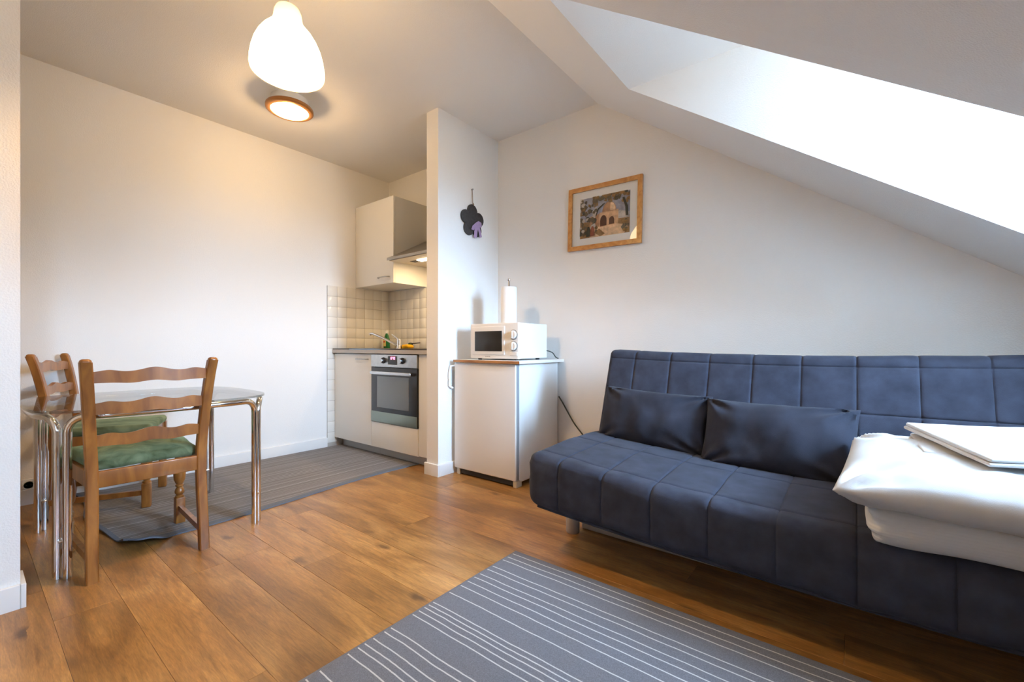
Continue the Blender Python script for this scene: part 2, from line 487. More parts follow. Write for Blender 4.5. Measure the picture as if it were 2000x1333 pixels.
DYN0, DYN1 = -.62, -.18                           # second, narrow dormer, added unseen behind the camera to light wall_hall
XO = XS + (ZC - ZS) / MS                          # where the sill meets the slope
sl = MB(); slab(sl, XS, DX, YF, YB)
for a_, b_ in ((YF, DYN0), (DYN1, DY0), (DY1, YB)): slab(sl, DX, XR + T, a_, b_)
for a_, b_ in ((DYN0, DYN1), (DY0, DY1)): slab(sl, XO, XR + T, a_, b_)
struct(sl, 'ceiling_sloped', CEIL)
kz = slope_z(XR)
struct(MB().box(XR, XR + T, YF, YB, -.08, kz), 'wall_right', WALL)
def dormer(y0, y1, n, wy0, wy1, wz0, wz1):
    tri = [(DX, DZ), (XD, DZ), (XD, ZS), (XO, ZS)]
    struct(MB().prism(tri, 'y', y1 - .001, y1 + .1), 'wall_dormer_far', WALL)
    struct(MB().prism(tri, 'y', y0 - .1, y0 + .001), 'wall_dormer_near', WALL)
    struct(MB().box(DX + .001, XD + T, y0 - .1, y1 + .1, DZ - .001, DZ + .1), 'ceiling_dormer', CEIL)
    struct(MB().box(XO + .002, XD + T, y0 - .1, y1 + .1, ZS - .1, ZS), 'trim_%d' % n, TRIM)
    df = MB()
    df.box(XD, XD + T, y0 - .1, wy0, ZS, DZ).box(XD, XD + T, wy1, y1 + .1, ZS, DZ)
    df.box(XD, XD + T, wy0, wy1, ZS, wz0).box(XD, XD + T, wy0, wy1, wz1, DZ)
    struct(df, 'wall_dormer_front', WALL)
    f0, f1 = XD + .02, XD + .08
    win = struct(MB().box(f0, f1, wy0, wy0 + .04, wz0, wz1).box(f0, f1, wy1 - .04, wy1, wz0, wz1)
                 .box(f0, f1, wy0 + .04, wy1 - .04, wz0, wz0 + .04).box(f0, f1, wy0 + .04, wy1 - .04, wz1 - .04, wz1), 'window_%d' % n, TRIM)
    MB().box(XD + .045, XD + .055, wy0 + .04, wy1 - .04, wz0 + .04, wz1 - .04).build('pane', GLASS, win, (0, 0, 0))
dormer(DY0, DY1, 1, 1.50, 2.17, 1.0, 2.25)
dormer(DYN0, DYN1, 2, -.55, -.25, 1.0, 2.25)  # added dormer: its unseen window brings extra daylight onto the hall wall

def base(mb, x0, x1, y0, y1, h=.085):
    return mb.box(x0, x1, y0, y1, 0, h - .006).box(x0 + (.0), x1, y0, y1, h - .006, h)
bt = .014
struct(MB().rbox(XL, XL + bt, YF, 2.095, -.01, .088, .003), 'baseboard_left', TRIM, 40)
struct(MB().rbox(XP, XP + bt, 2.1125, YB, -.01, .085, .003).rbox(XP - .122 - bt, XP + bt, 2.112 - bt, 2.112, -.01, .085, .003), 'baseboard_partition', TRIM, 40)
struct(MB().rbox(XP, XP + bt, YF, .1325, -.01, .085, .003).rbox(XP - .122 - bt, XP + bt, .133, .133 + bt, -.01, .085, .003), 'baseboard_hall', TRIM, 40)
struct(MB().rbox(XP + bt, XR, YB - bt, YB, -.01, .085, .003), 'baseboard_back', TRIM, 40)

# tiles: left wall strip and splashback, back wall splashback
TP = .097; ZT = 1.492
tm = MB().rbox(.0012, .0098, 0, TP - .0024, 0, TP - .0024, .0009, seg=1)
def tile_mesh(axis):
    mb = MB(); mb.v = [(p if axis == 'x' else (p[1], -p[0], p[2])) for p in tm.v]; mb.f = tm.f; mb.m = tm.m
    o = mb.build('tile', TILE, None, (0, 0, 0)); me = o.data; bpy.data.objects.remove(o); return me
tx, ty = tile_mesh('x'), tile_mesh('y')
def put_tile(me, loc, par):
    o = bpy.data.objects.new('tile', me); COL.objects.link(o); o.parent = par; o.location = loc
MB().box(XL, XL + .008, 2.095, YB, .0, ZT).build('grout_bed', GROUT, wall_left, (0, 0, 0), 0)
MB().box(XL + .008, XP - .122, YB - .008, YB, .90, ZT).build('grout_bed', GROUT, wall_back, (0, 0, 0), 0)
for i in range(7):
    for j in range(15):
        z = ZT - TP * (j + 1) + .003
        if z < .03 or (i > 0 and z < .86): continue
        put_tile(tx, (XL, 2.096 + TP * i, z), wall_left)
for i in range(14):
    for j in range(6):
        x = XL + .012 + TP * i
        if x + TP > XP - .12: continue
        put_tile(ty, (x, YB, ZT - TP * (j + 1) + .003), wall_back)

# ------------------------------------------------------------------ sofa
def smoothstep(a, b, x):
    t = max(0, min(1, (x - a) / (b - a))); return t * t * (3 - 2 * t)
SX0, SX1 = -1.165, .835
seams = [-.995 + .2 * k for k in range(10)]
def sag(x): return max(0, 1 - ((x - .05) / 1.2) ** 2)
def seam_ext(): return [s + d for s in seams for d in (-.012, -.0035, 0, .0035, .012)]
def quilt(d): return -.0045 * math.exp(-(d / .0032) ** 2) - .0012 * math.exp(-(d / .012) ** 2)
def near(x, arr): return min(abs(x - a) for a in arr)
yseams = (1.665, 1.98, 2.22)
def seat_fn(p, n):
    x, y, z = p
    q = quilt(near(x, seams)) if n.z > -.5 else 0
    q += quilt(near(y, yseams)) * max(0, n.z)
    if n.y < -.2: q += quilt(abs(z - .418)) * .9
    wr = .005 * nz(x * 7, y * 5, z * 9) + .005 * nz(x * 13 + z * 16, y * 6, z * 24 - x * 5) * (1 if n.y < -.4 else .35)
    o = p + n * (q + wr)
    k = (z - .2) / .25
    o.z -= sag(x) * (.04 + .022 * k)
    o.z += .012 * k * smoothstep(1.6, 1.9, y) * (1 - smoothstep(2.0, 2.4, y))
    return o
sofa = thing('sofa_bed', 'slate blue quilted sofa bed under the sloping ceiling', 'sofa', (-.165, 2.0, 0))
seat = MB().rbox(SX0, SX1, 1.575, 2.43, .215, .455, .05, step=.028, seg=4, fn=seat_fn,
                 ext=(seam_ext(), [s + d for s in yseams for d in (-.01, -.0035, 0, .0035, .01)], [.418 + d for d in (-.01, -.0035, 0, .0035, .01)])).build('seat', FABRIC, sofa, smooth=80)
pp = []
for i in range(60):
    x = SX0 + .055 + (SX1 - SX0 - .11) * i / 59
    pp.append((x, 1.594, .222 - sag(x) * .04))
MB().tube(pp, .006, 6).build('piping', FABRIC, seat)
# backrest, built upright then leaned back
bs = (.66, .865)
def back_fn(p, n):
    x, y, z = p
    q = quilt(near(x, seams)) if abs(n.x) < .5 else 0
    if n.y < -.3: q += quilt(near(z, bs))
    wr = .003 * nz(x * 6, y * 5, z * 6 + 3)
    o = p + n * (q + wr)
    k = max(0, (z - .40) / .5)
    o.y += .165 * k
    o.z -= .028 * max(0, 1 - ((x + .15) / 1.05) ** 2) * k
    return o
MB().rbox(SX0 + .005, SX1, 2.25, 2.37, .375, .915, .03, step=.03, seg=3, fn=back_fn,
          ext=(seam_ext(), (), [s + d for s in bs for d in (-.01, -.0035, 0, .0035, .01)])).build('backrest', FABRIC, sofa, smooth=80)
for lx, ly in ((-1.11, 1.9), (.78, 1.9), (-1.11, 2.38), (.78, 2.38)):
    MB().lathe([(.030, 0), (.033, .004), (.036, .1), (.036, .22)], (lx, ly, 0), 20).build('leg', ALU, sofa)
bx = MB().rbox(-1.095, .72, 1.962, 2.36, .002, .16, .006)
plabel(bx.build('bedding_box', plain('grey_board', s2l(176, 172, 168), .5), sofa), 'grey storage box under the seat')

def cushion(mb, w, h, t, nu=40, nv=30, pinch=.06, seed=0, wr=.006, power=.42, fold=1.0):
    # local: x width, z height, y thickness; puffy body with pinched corners
    for side in (-1, 1):
        vs = []; fs = []
        for j in range(nv + 1):
            for i in range(nu + 1):
                u = -1 + 2 * i / nu; v = -1 + 2 * j / nv
                cu = math.sin(u * math.pi / 2) * .35 + u * .65; cv = math.sin(v * math.pi / 2) * .35 + v * .65
                e = max(0, (1 - cu * cu)) * max(0, (1 - cv * cv))
                th = t / 2 * e ** power
                bx_ = w / 2 * cu * (1 - pinch * (1 - cv * cv) * .6); bz = h / 2 * cv * (1 - pinch * (1 - cu * cu))
                inw = e ** .25
                n1 = nz(bx_ * 6 + seed, bz * 6, side * 3.1) * wr * 1.5 + nz(bx_ * 15 + seed, bz * 11, side) * wr * .7
                cd = math.hypot(abs(cu) - 1, abs(cv) - 1)
                ang = math.atan2(1 - abs(cv), 1 - abs(cu) + 1e-6)
                rad = math.sin(ang * 9 + seed + (3 if cu > 0 else 0) + (5 if cv > 0 else 0)) * wr * 1.6 * fold * math.exp(-(cd / .45) ** 2) * min(1, cd * 6)
                y = side * (th + (n1 + rad) * inw)
                vs.append((bx_, y, bz))
        for j in range(nv):
            for i in range(nu):
                a = j * (nu + 1) + i
                fs.append((a, a + 1, a + nu + 2, a + nu + 1))
        mb.add(vs, fs)
    return mb
def place_cushion(name, label, cat, mb, mat, loc, rx, ry, rz, group=None):
    o = mb.build(name, mat, None, (0, 0, 0), 80)
    o.location = loc; o.rotation_euler = (rx, ry, rz)
    return tag(o, label, cat, group)
place_cushion('sofa_cushion', 'dark blue rectangular cushion at the end of the sofa nearest the fridge', 'cushion',
              cushion(MB(), .56, .30, .16, seed=3, wr=.011, fold=1.6), CUSHF, (-.825, 2.215, .555), math.radians(-18), math.radians(2.5), 0, 'dark cushions on the sofa')
place_cushion('sofa_cushion', 'dark blue rectangular cushion with crumpled corners next to the white bedding', 'cushion',
              cushion(MB(), .58, .32, .19, seed=11, wr=.014, fold=1.6), CUSHF, (-.275, 2.17, .53), math.radians(-22), math.radians(.5), math.radians(-2), 'dark cushions on the sofa')

# bedding on the sofa
def duvet_fn(p, n):
    x, y, z = p
    k = smoothstep(.2, -.02, x)
    fold = .006 * math.sin(z * 150 + 2 * nz(x * 8, y * 8, 0)) * (1 if n.x < -.3 else .15)
    o = p + n * (fold + .008 * nz(x * 5, y * 5, z * 8))
    o.x += .02 * math.sin((z - .38) * 26) * k
    return o
duv = MB().rbox(.012, .70, 1.553, 2.10, .386, .492, .047, step=.02, seg=5, fn=duvet_fn)
def satin():
    m, nt, p = nodes('striped_satin_linen')
    p.inputs['Base Color'].default_value = rgb(.68, .675, .66); p.inputs['Roughness'].default_value = .6
    w = N(nt, 'ShaderNodeTexWave', i_Scale=38.0, i_Distortion=.4, bands_direction='Z'); L(nt, coords(nt), w.inputs['Vector'])
    b = N(nt, 'ShaderNodeBump', i_Strength=.25, i_Distance=.002); L(nt, w.outputs['Fac'], b.inputs['Height']); L(nt, b.outputs[0], p.inputs['Normal'])
    return m
tag(duv.build('folded_duvet', satin(), None, (.36, 1.82, .386), 80), 'thick white folded duvet lying on the sofa under the pillow', 'duvet')
pw_ = cushion(MB(), .66, .80, .165, 48, 48, pinch=.03, seed=21, wr=.011, power=.36, fold=1.5)
pm = Matrix.Rotation(math.radians(-90), 4, 'X')
pw_.xf(pm)
pw_.v = [(x, y * .76, z) for x, y, z in pw_.v]
po = pw_.build('bed_pillow', LINEN, None, (0, 0, 0), 80); po.location = (.300, 1.79, .552); po.rotation_euler = (math.radians(4), math.radians(-.5), math.radians(-4))
tag(po, 'plump white bed pillow lying on the folded duvet', 'pillow')
pe = []
def towel(name, label, cx, cy, cz, w, d, t, rz, tiltx, tilty):
    def fn(p, n):
        o = p + n * .002 * nz(p.x * 12, p.y * 12, p.z * 30 + cx * 9)
        o.z += .004 * nz(p.x * 5 + cx * 7, p.y * 5, 1)
        return o
    mb = MB()
    mb.rbox(-w / 2, w / 2, -d / 2, d / 2, 0, t * .5, t * .24, step=.03, seg=3, fn=fn)
    mb.rbox(-w / 2 + .004, w / 2 - .004, -d / 2 + .003, d / 2 - .003, t * .5, t, t * .24, step=.03, seg=3, fn=fn)
    o = mb.build(name, plain('white_terry', rgb(.66, .66, .66), .95, bump=.6, bscale=700, spec=.1, sheen=.3, bdist=.001), None, (0, 0, 0), 80)
    o.location = (cx, cy, cz); o.rotation_euler = (tiltx, tilty, rz)
    return tag(o, label, 'towel', 'folded towels on the pillow')
towel('folded_towel', 'lower white folded towel peeking out beneath the other one', .385, 1.86, .612, .48, .235, .024, math.radians(3), math.radians(4), 0)
towel('folded_towel', 'upper white folded towel laid slantwise on top of the pillow', .405, 1.86, .640, .46, .35, .022, math.radians(24), math.radians(5.5), math.radians(.5))

# ------------------------------------------------------------------ fridge, microwave, paper towels
fr = thing('small_fridge', 'waist-high white fridge standing beside the partition wall', 'fridge', (-2.02, 2.5, 0))
FX0, FX1, FY = -2.308, -1.737, 2.24
MB().rbox(FX0, FX1, FY + .045, YB - .02, .03, .815, .006).build('body', WHITEG, fr)
MB().rbox(FX0 + .004, FX1 + .001, FY, FY + .04, .045, .812, .008).build('door', WHITEG, fr)
MB().box(FX1 - .002, FX1 + .0018, FY + .008, FY + .036, .05, .81).build('door_edge', plain('grey_edge_strip', rgb(.30, .30, .31), .5), fr)
gr = MB().box(FX0 + .03, FX1 - .03, FY + .02, FY + .04, .008, .04)
gr.build('plinth_grille', plain('black_plinth', rgb(.03, .028, .025), .6), fr)
for gx in (FX0 + .02, FX1 - .03):
    MB().rbox(gx, gx + .03, FY + .01, FY + .07, 0, .045, .004).build('foot', plain('cream_plastic', rgb(.62, .58, .5), .5), fr)
hp = [(FX0 + .004, FY + .01, .79), (FX0 - .012, FY - .02, .785), (FX0 - .016, FY - .03, .74), (FX0 - .016, FY - .03, .64), (FX0 - .004, FY - .005, .625)]
MB().tube(hp, .008, 8).build('handle', WHITEG, fr)
MB().rbox(FX0 + .015, -1.69, FY - .02, YB - .01, .815, .835, .003).build('worktop_board', BOARDW, fr)
MB().box(FX0 + .015, -1.69, FY - .0215, FY - .0195, .816, .834).build('wood_edge', wood('beech_edge', s2l(150, 96, 48), s2l(196, 142, 84), (4, 30, 30), .5), fr)
cp_ = [(-1.72, 2.74, .56), (-1.70, 2.755, .52), (-1.66, 2.76, .455), (-1.60, 2.76, .37), (-1.515, 2.76, .28), (-1.42, 2.755, .18), (-1.30, 2.73, .06), (-1.2, 2.72, .012)]
def smooth_path(pts, n=6):
    P = [Vector(p) for p in pts]; out = []
    for i in range(len(P) - 1):
        p0, p1, p2, p3 = P[max(i - 1, 0)], P[i], P[i + 1], P[min(i + 2, len(P) - 1)]
        for k in range(n):
            t = k / n
            out.append(.5 * ((2 * p1) + (p2 - p0) * t + (2 * p0 - 5 * p1 + 4 * p2 - p3) * t * t + (3 * p1 - p0 - 3 * p2 + p3) * t ** 3))
    out.append(P[-1]); return out
tag(MB().tube(smooth_path(cp_), .005, 8).build('power_cord', CABLE, None, (-1.5, 2.75, .012)), 'dark power cord running down the wall between fridge and sofa', 'cord')

mw = thing('microwave_oven', 'white microwave oven with two dials on top of the fridge', 'microwave', (-1.96, 2.45, .835))
MX0, MX1, MY = -2.18, -1.742, 2.28
MB().rbox(MX0 + .004, MX1 - .002, MY + .03, 2.62, .848, 1.088, .006).build('case', WHITEG, mw)
MB().rbox(MX0, MX1, MY, MY + .03, .845, 1.09, .008).build('front_panel', plain('warm_white_plastic', rgb(.80, .78, .75), .35), mw)
dr = MB().rbox(-2.158, -1.858, MY - .008, MY + .002, .872, 1.068, .005).build('door', plain('warm_white_plastic', rgb(.8, .78, .75), .35), mw)
MB().rbox(-2.128, -1.878, MY - .010, MY - .004, .896, 1.036, .002).build('window', plain('black_door_glass', rgb(.025, .024, .022), .12), dr)
for kz_ in (1.008, .932):
    kb = MB().lathe([(.034, 0), (.034, .003), (.030, .005)], (-1.783, MY, kz_), 28, 'y').build('dial_ring', plain('grey_print', rgb(.30, .27, .24), .5), mw)
    MB().lathe([(.028, .002), (.027, .016), (.024, .019), (0, .019)], (-1.783, MY, kz_), 28, 'y').rbox(-1.787, -1.779, MY - .024, MY - .012, kz_ - .024, kz_ + .024, .003).build('dial', WHITEG, kb)
MB().rbox(-1.815, -1.752, MY - .004, MY + .004, .868, .892, .003).build('door_button', plain('warm_white_plastic', rgb(.8, .78, .75), .35), mw)
lg = MB()
for k, wd in enumerate((.006, .004, .006, .004, .006, .004)): lg.box(-2.035 + k * .008, -2.035 + k * .008 + wd, MY - .0085, MY - .0078, .857, .862)
lg2 = MB(); lg2.v = [(x, y + .0075, z) for x, y, z in lg.v]; lg2.f = lg.f; lg2.m = lg.m
lg2.build('lettering', plain('grey_print', rgb(.3, .27, .24), .5), mw)
for fx in (-2.13, -1.80):
    for fy in (2.33, 2.58): MB().lathe([(.014, .8355), (.016, .850)], (fx, fy, 0), 14).build('foot', DARK, mw)
MB().tube(smooth_path([(-1.745, 2.615, .90), (-1.725, 2.66, .885), (-1.715, 2.69, .852), (-1.712, 2.72, .842)]), .004, 8).build('cord', CABLE, mw)

ph = thing('paper_towel_holder', 'chrome upright paper towel holder on top of the microwave', 'holder', (-1.965, 2.455, 1.0885))
MB().lathe([(.072, 1.0885), (.072, 1.094), (.066, 1.098), (0, 1.098)], (-1.965, 2.455, 0), 32).build('base', WHITEG, ph)
MB().lathe([(.009, 1.098), (.009, 1.395), (.006, 1.40)], (-1.965, 2.455, 0), 16).build('rod', CHROME, ph)
MB().lathe([(.008, 1.398), (.0115, 1.402), (.0125, 1.41), (.0115, 1.418), (.006, 1.422), (0, 1.423)], (-1.965, 2.455, 0), 16).build('knob', CHROME, ph)
tag(MB().lathe([(.018, 1.099), (.056, 1.099), (.058, 1.103), (.058, 1.352), (.056, 1.357), (.018, 1.357)], (-1.965, 2.455, 0), 36, closed=True)
    .tube([(-1.965 + .0585 * math.cos(a), 2.455 + .0585 * math.sin(a), 1.228) for a in (4.2, 4.25, 4.3)], .0008, 4)
    .build('paper_towel_roll', PAPER, None, (-1.965, 2.455, 1.099)), 'white paper towel roll on the chrome rod above the microwave', 'paper roll')

# ------------------------------------------------------------------ kitchen
KY = 2.165
HND = plain('satin_nickel', rgb(.45, .44, .42), .3, 1.0)
bc = thing('base_cabinet', 'white kitchen base cabinet with one door beside the oven', 'cabinet', (-3.52, 2.45, 0))
MB().box(XL + .012, -3.228, KY + .02, YB - .012, .09, .868).build('body', WHITE, bc)
d1 = MB().rbox(XL + .013, -3.228, KY, KY + .019, .085, .864, .002).build('door', WHITE, bc)
MB().tube(smooth_path([(-3.435, KY, .82), (-3.433, KY - .022, .82), (-3.40, KY - .028, .82), (-3.31, KY - .028, .82), (-3.275, KY - .022, .82), (-3.273, KY, .82)], 4), .0045, 8).build('handle', HND, d1)
PL = plain('cream_plinth', rgb(.62, .6, .56), .5)
MB().box(XL + .012, -3.228, KY + .085, KY + .10, 0, .09).build('plinth', PL, bc)
oc = thing('oven_cabinet', 'white housing cabinet around the built-in oven', 'cabinet', (-2.9, 2.45, 0))
MB().box(-3.226, -3.208, KY + .02, YB - .012, .09, .868).box(-2.638, -2.62, KY + .02, YB - .012, .09, .868).box(-3.208, -2.638, KY + .02, YB - .012, .09, .285).build('body', WHITE, oc)
MB().rbox(-3.225, -2.621, KY, KY + .019, .085, .296, .002).build('drawer_front', WHITE, oc)
MB().rbox(-2.618, -2.460, KY + .004, KY + .022, .09, .868, .002).build('filler_panel', WHITE, oc)
MB().box(-3.226, -2.46, KY + .085, KY + .10, 0, .09).build('plinth', PL, oc)
ov = thing('built_in_oven', 'stainless steel and black built-in oven under the worktop', 'oven', (-2.92, 2.45, .30))
MB().box(-3.205, -2.641, KY + .022, YB - .06, .298, .862).build('casing', DARK, ov)
cpn = MB().rbox(-3.222, -2.624, KY - .008, KY + .02, .760, .864, .003).build('control_panel', STEEL, ov)
for kx in (-3.044, -2.797):
    MB().lathe([(.026, .008), (.026, .014), (.022, .016), (.0205, .034), (.018, .037), (0, .037)], (kx, KY, .815), 24, 'y', 0).build('dial', [plain('dark_dial', rgb(.05, .05, .055), .25, .4)], cpn)
    MB().lathe([(.019, .036), (.018, .039), (0, .039)], (kx, KY, .815), 24, 'y').build('dial_cap', STEEL, cpn)
MB().rbox(-2.985, -2.868, KY - .011, KY, .782, .851, .002).build('display_panel', plain('black_panel', rgb(.03, .03, .03), .2), cpn)
seg = MB()
def digit(x, z, on, w=.011, h=.02, t=.0028):
    y0, y1 = KY - .0122, KY - .0112
    R = {'a': (0, w, h - t, h), 'g': (0, w, h / 2 - t / 2, h / 2 + t / 2), 'd': (0, w, 0, t), 'f': (0, t, h / 2, h), 'b': (w - t, w, h / 2, h), 'e': (0, t, 0, h / 2), 'c': (w - t, w, 0, h / 2)}
    for s_ in on:
        a = R[s_]; seg.box(x + a[0], x + a[1], y0, y1, z + a[2], z + a[3])
digit(-2.955, .824, 'bc'); digit(-2.938, .824, 'abged'); digit(-2.918, .824, 'fgbc'); digit(-2.901, .824, 'afedcb')
seg.build('display_digits', emis('red_display', rgb(1, .12, .25), 5), cpn)
od = MB().rbox(-3.222, -2.624, KY - .006, KY + .02, .300, .756, .003).build('oven_door', plain('black_enamel_glass', rgb(.022, .024, .028), .12), ov)
MB().rbox(-3.136, -2.720, KY - .0085, KY - .005, .424, .684, .002).build('door_window', plain('grey_door_glass', rgb(.16, .19, .21), .06, coat=.6), od)
MB().rbox(-3.222, -2.624, KY - .009, KY - .004, .301, .388, .002).build('lower_trim', plain('greenish_steel', rgb(.28, .31, .26), .28, 1.0), od)
hb = MB().rbox(-3.17, -2.65, KY - .055, KY - .04, .700, .726, .006)
hb.rbox(-3.135, -3.11, KY - .045, KY - .005, .704, .722, .004).rbox(-2.71, -2.685, KY - .045, KY - .005, .704, .722, .004)
hb.build('handle', plain('satin_steel', rgb(.62, .62, .62), .28, 1.0), od)
# worktop with a cut-out for the sink
wt = thing('kitchen_worktop', 'dark worktop with grey front edge over the oven and cabinet', 'worktop', (-3.13, 2.45, .87))
HX0, HX1, HY0, HY1 = -3.72, -3.36, 2.30, 2.60
MB().box(XL + .0105, HX0, KY - .02, YB - .0105, .870, .910).box(HX1, -2.459, KY - .02, YB - .0105, .870, .910)\
    .box(HX0, HX1, KY - .02, HY0, .870, .910).box(HX0, HX1, HY1, YB - .0105, .870, .910).build('slab', WTOP, wt)
MB().box(XL + .0105, -2.459, KY - .0235, KY - .0195, .8705, .9015).build('front_edge', plain('grey_edge', rgb(.48, .45, .42), .4), wt)
sk = thing('kitchen_sink', 'small steel sink set into the worktop in the corner', 'sink', (-3.54, 2.45, .76))
sb = MB()
for (a, b, c, d) in ((HX0 - .015, HX0 + .012, HY0 - .015, HY1 + .015), (HX1 - .012, HX1 + .015, HY0 - .015, HY1 + .015), (HX0, HX1, HY0 - .015, HY0 + .012), (HX0, HX1, HY1 - .012, HY1 + .015)):
    sb.box(a, b, c, d, .9102, .9128)
sb.build('rim', STEEL, sk)
bb = MB(); e = .012
bb.box(HX0 + e, HX1 - e, HY0 + e, HY1 - e, .765, .769)
bb.box(HX0 + e - .002, HX0 + e, HY0 + e, HY1 - e, .765, .9102).box(HX1 - e, HX1 - e + .002, HY0 + e, HY1 - e, .765, .9102)
bb.box(HX0 + e, HX1 - e, HY0 + e - .002, HY0 + e, .765, .9102).box(HX0 + e, HX1 - e, HY1 - e, HY1 - e + .002, .765, .9102)
bb.build('basin', STEEL, sk)
fa = thing('kitchen_faucet', 'chrome single-lever faucet beside the green soap bottle', 'faucet', (-3.29, 2.5, .91))
MB().lathe([(.028, .910), (.028, .916), (.023, .922), (.021, .96), (.022, .985), (.018, .998), (0, 1.0)], (-3.29, 2.5, 0), 20).build('body', CHROME, fa)
MB().tube(smooth_path([(-3.295, 2.495, .935), (-3.36, 2.47, .965), (-3.46, 2.44, 1.01), (-3.55, 2.41, 1.045), (-3.585, 2.40, 1.05), (-3.595, 2.397, 1.035)]), .011, 10).build('spout', CHROME, fa)
MB().tube([(-3.29, 2.5, .99), (-3.32, 2.49, 1.012), (-3.365, 2.475, 1.042)], [.012, .008, .006], 10).build('lever', CHROME, fa)
so = thing('dish_soap_bottle', 'green dish soap bottle with a white cap behind the faucet', 'bottle', (-3.675, 2.64, .91))
GP = plain('green_plastic', s2l(24, 110, 52), .25)
def oval(prof, cx, cy, fy=.6):
    mb = MB().lathe(prof, (0, 0, 0), 24); mb.v = [(cx + x, cy + y * fy, z) for x, y, z in mb.v]; return mb
oval([(.036, .910), (.041, .914), (.042, .97), (.038, 1.0), (.026, 1.035), (.014, 1.055), (.013, 1.062), (0, 1.063)], -3.675, 2.64).build('bottle_body', GP, so)
oval([(.016, 1.06), (.016, 1.078), (.008, 1.082), (.006, 1.095), (0, 1.096)], -3.675, 2.64, 1).build('cap', WHITEG, so)
MB().rbox(-3.696, -3.654, 2.611, 2.6155, .93, 1.0, .002).build('label', plain('yellow_label', s2l(226, 200, 120), .5), so)
MB().rbox(-3.688, -3.662, 2.6095, 2.6135, .968, .985, .001).build('label_band', plain('red_label', s2l(200, 60, 40), .5), so)
def cloth_fn(p, n): return p + n * .007 * nz(p.x * 28, p.y * 28, p.z * 40)
tag(MB().rbox(-3.265, -3.165, 2.50, 2.575, .9115, .945, .014, step=.012, seg=3, fn=cloth_fn).build('sponge_cloth', plain('yellow_sponge', s2l(236, 178, 20), .9, bump=.6, bscale=150), None, (-3.215, 2.54, .9115), 80),
    'crumpled bright yellow sponge cloth on the worktop by the faucet', 'sponge')
db = thing('dish_brush', 'dark washing-up brush lying across the yellow sponge cloth', 'brush', (-3.2, 2.6, .91))
MB().tube([(-3.12, 2.60, .962), (-3.2, 2.60, .958), (-3.24, 2.60, .956)], .005, 8).build('handle', DARK, db)
MB().lathe([(.018, .911), (.022, .93), (.022, .955), (.014, .964), (0, .966)], (-3.255, 2.60, 0), 16).build('head', plain('dark_green_bristle', rgb(.03, .05, .03), .8), db)

wc = thing('wall_cabinet', 'white kitchen wall cabinet hung in the corner above the tiles', 'cabinet', (-3.52, 2.6, 1.5))
MB().box(XL + .003, -3.228, 2.408, YB - .001, 1.5, 2.275).build('body', WHITE, wc)
d2 = MB().rbox(XL + .004, -3.227, 2.388, 2.4065, 1.5, 2.277, .002).build('door', WHITE, wc)
MB().tube(smooth_path([(-3.44, 2.388, 1.558), (-3.437, 2.368, 1.558), (-3.40, 2.360, 1.558), (-3.32, 2.360, 1.558), (-3.287, 2.368, 1.558), (-3.284, 2.388, 1.558)], 4), .005, 8).build('handle', HND, d2)
HS = plain('hood_steel', rgb(.42, .40, .37), .38, 1.0)
hd = thing('range_hood', 'sloped steel range hood with a lit lamp above the worktop', 'hood', (-2.92, 2.55, 1.68))
hx0, hx1 = -3.222, -2.62
MB().prism([(2.315, 1.706), (2.385, 1.738), (2.755, 1.932), (YB - .001, 1.942), (YB - .001, 1.90), (2.40, 1.722), (2.335, 1.69), (2.315, 1.682)], 'x', hx0, hx1).build('canopy', HS, hd)
MB().box(hx0 + .004, hx1 - .004, 2.335, YB - .002, 1.682, 1.69).build('underside', plain('cream_hood_panel', rgb(.62, .55, .45), .5), hd)
hg = MB()
for k in range(9): hg.box(-3.09 + k * .012, -3.084 + k * .012, 2.46, 2.52, 1.6795, 1.682)
hg.build('vent_slots', DARK, hd)
MB().rbox(-2.985, -2.72, 2.45, 2.51, 1.674, 1.682, .003).build('hood_lamp', emis('hood_lamp_glow', rgb(1, .80, .52), 14), hd)
MB().box(-3.0, -2.84, 2.60, YB - .002, 1.86, ZC - .001).build('chimney', HS, hd)

# ------------------------------------------------------------------ rugs
runner_x0, runner_x1, ry0, ry1 = -3.80, -2.655, .43, 2.235
rv, rf, rm = [], [], []
nu, nv = 50, 90
def rug_top(u, v):
    x = runner_x0 + (runner_x1 - runner_x0) * u; y = ry0 + (ry1 - ry0) * v
    x += (.045 * math.sin(v * 5.2 + .5) - .01) * u
    f = smoothstep(.10, 0, v)
    z = .007 + .012 * f * (.5 + .5 * math.sin(u * 11 + 1)) + .045 * smoothstep(.88, 1, u) * smoothstep(.12, .05, v)
    y += .02 * f * math.sin(u * 9) + .02 * smoothstep(.8, 1, u) * f
    x += .085 * smoothstep(.80, 1, u) * smoothstep(.13, .05, v) * (1 - .55 * smoothstep(.03, 0, v))
    return x, y, z
for j in range(nv + 1):
    for i in range(nu + 1):
        x, y, z = rug_top(i / nu, j / nv); rv.append((x, y, z))
o2 = len(rv)
rv += [(x, y, max(.0008, z - .007)) for x, y, z in rv]
for j in range(nv):
    for i in range(nu):
        a = j * (nu + 1) + i
        rf.append((a, a + 1, a + nu + 2, a + nu + 1)); rm.append(0 if (i < nu - 2 and j > 0) else 1)
        rf.append((o2 + a + nu + 1, o2 + a + nu + 2, o2 + a + 1, o2 + a)); rm.append(1)
bl = [i for i in range(nu + 1)] + [j * (nu + 1) + nu for j in range(1, nv + 1)] + [nv * (nu + 1) + i for i in range(nu - 1, -1, -1)] + [j * (nu + 1) for j in range(nv - 1, 0, -1)]
for k in range(len(bl)):
    a, b = bl[k], bl[(k + 1) % len(bl)]; rf.append((a, b, o2 + b, o2 + a)); rm.append(1)
rb = MB(); rb.v = rv; rb.f = rf; rb.m = rm
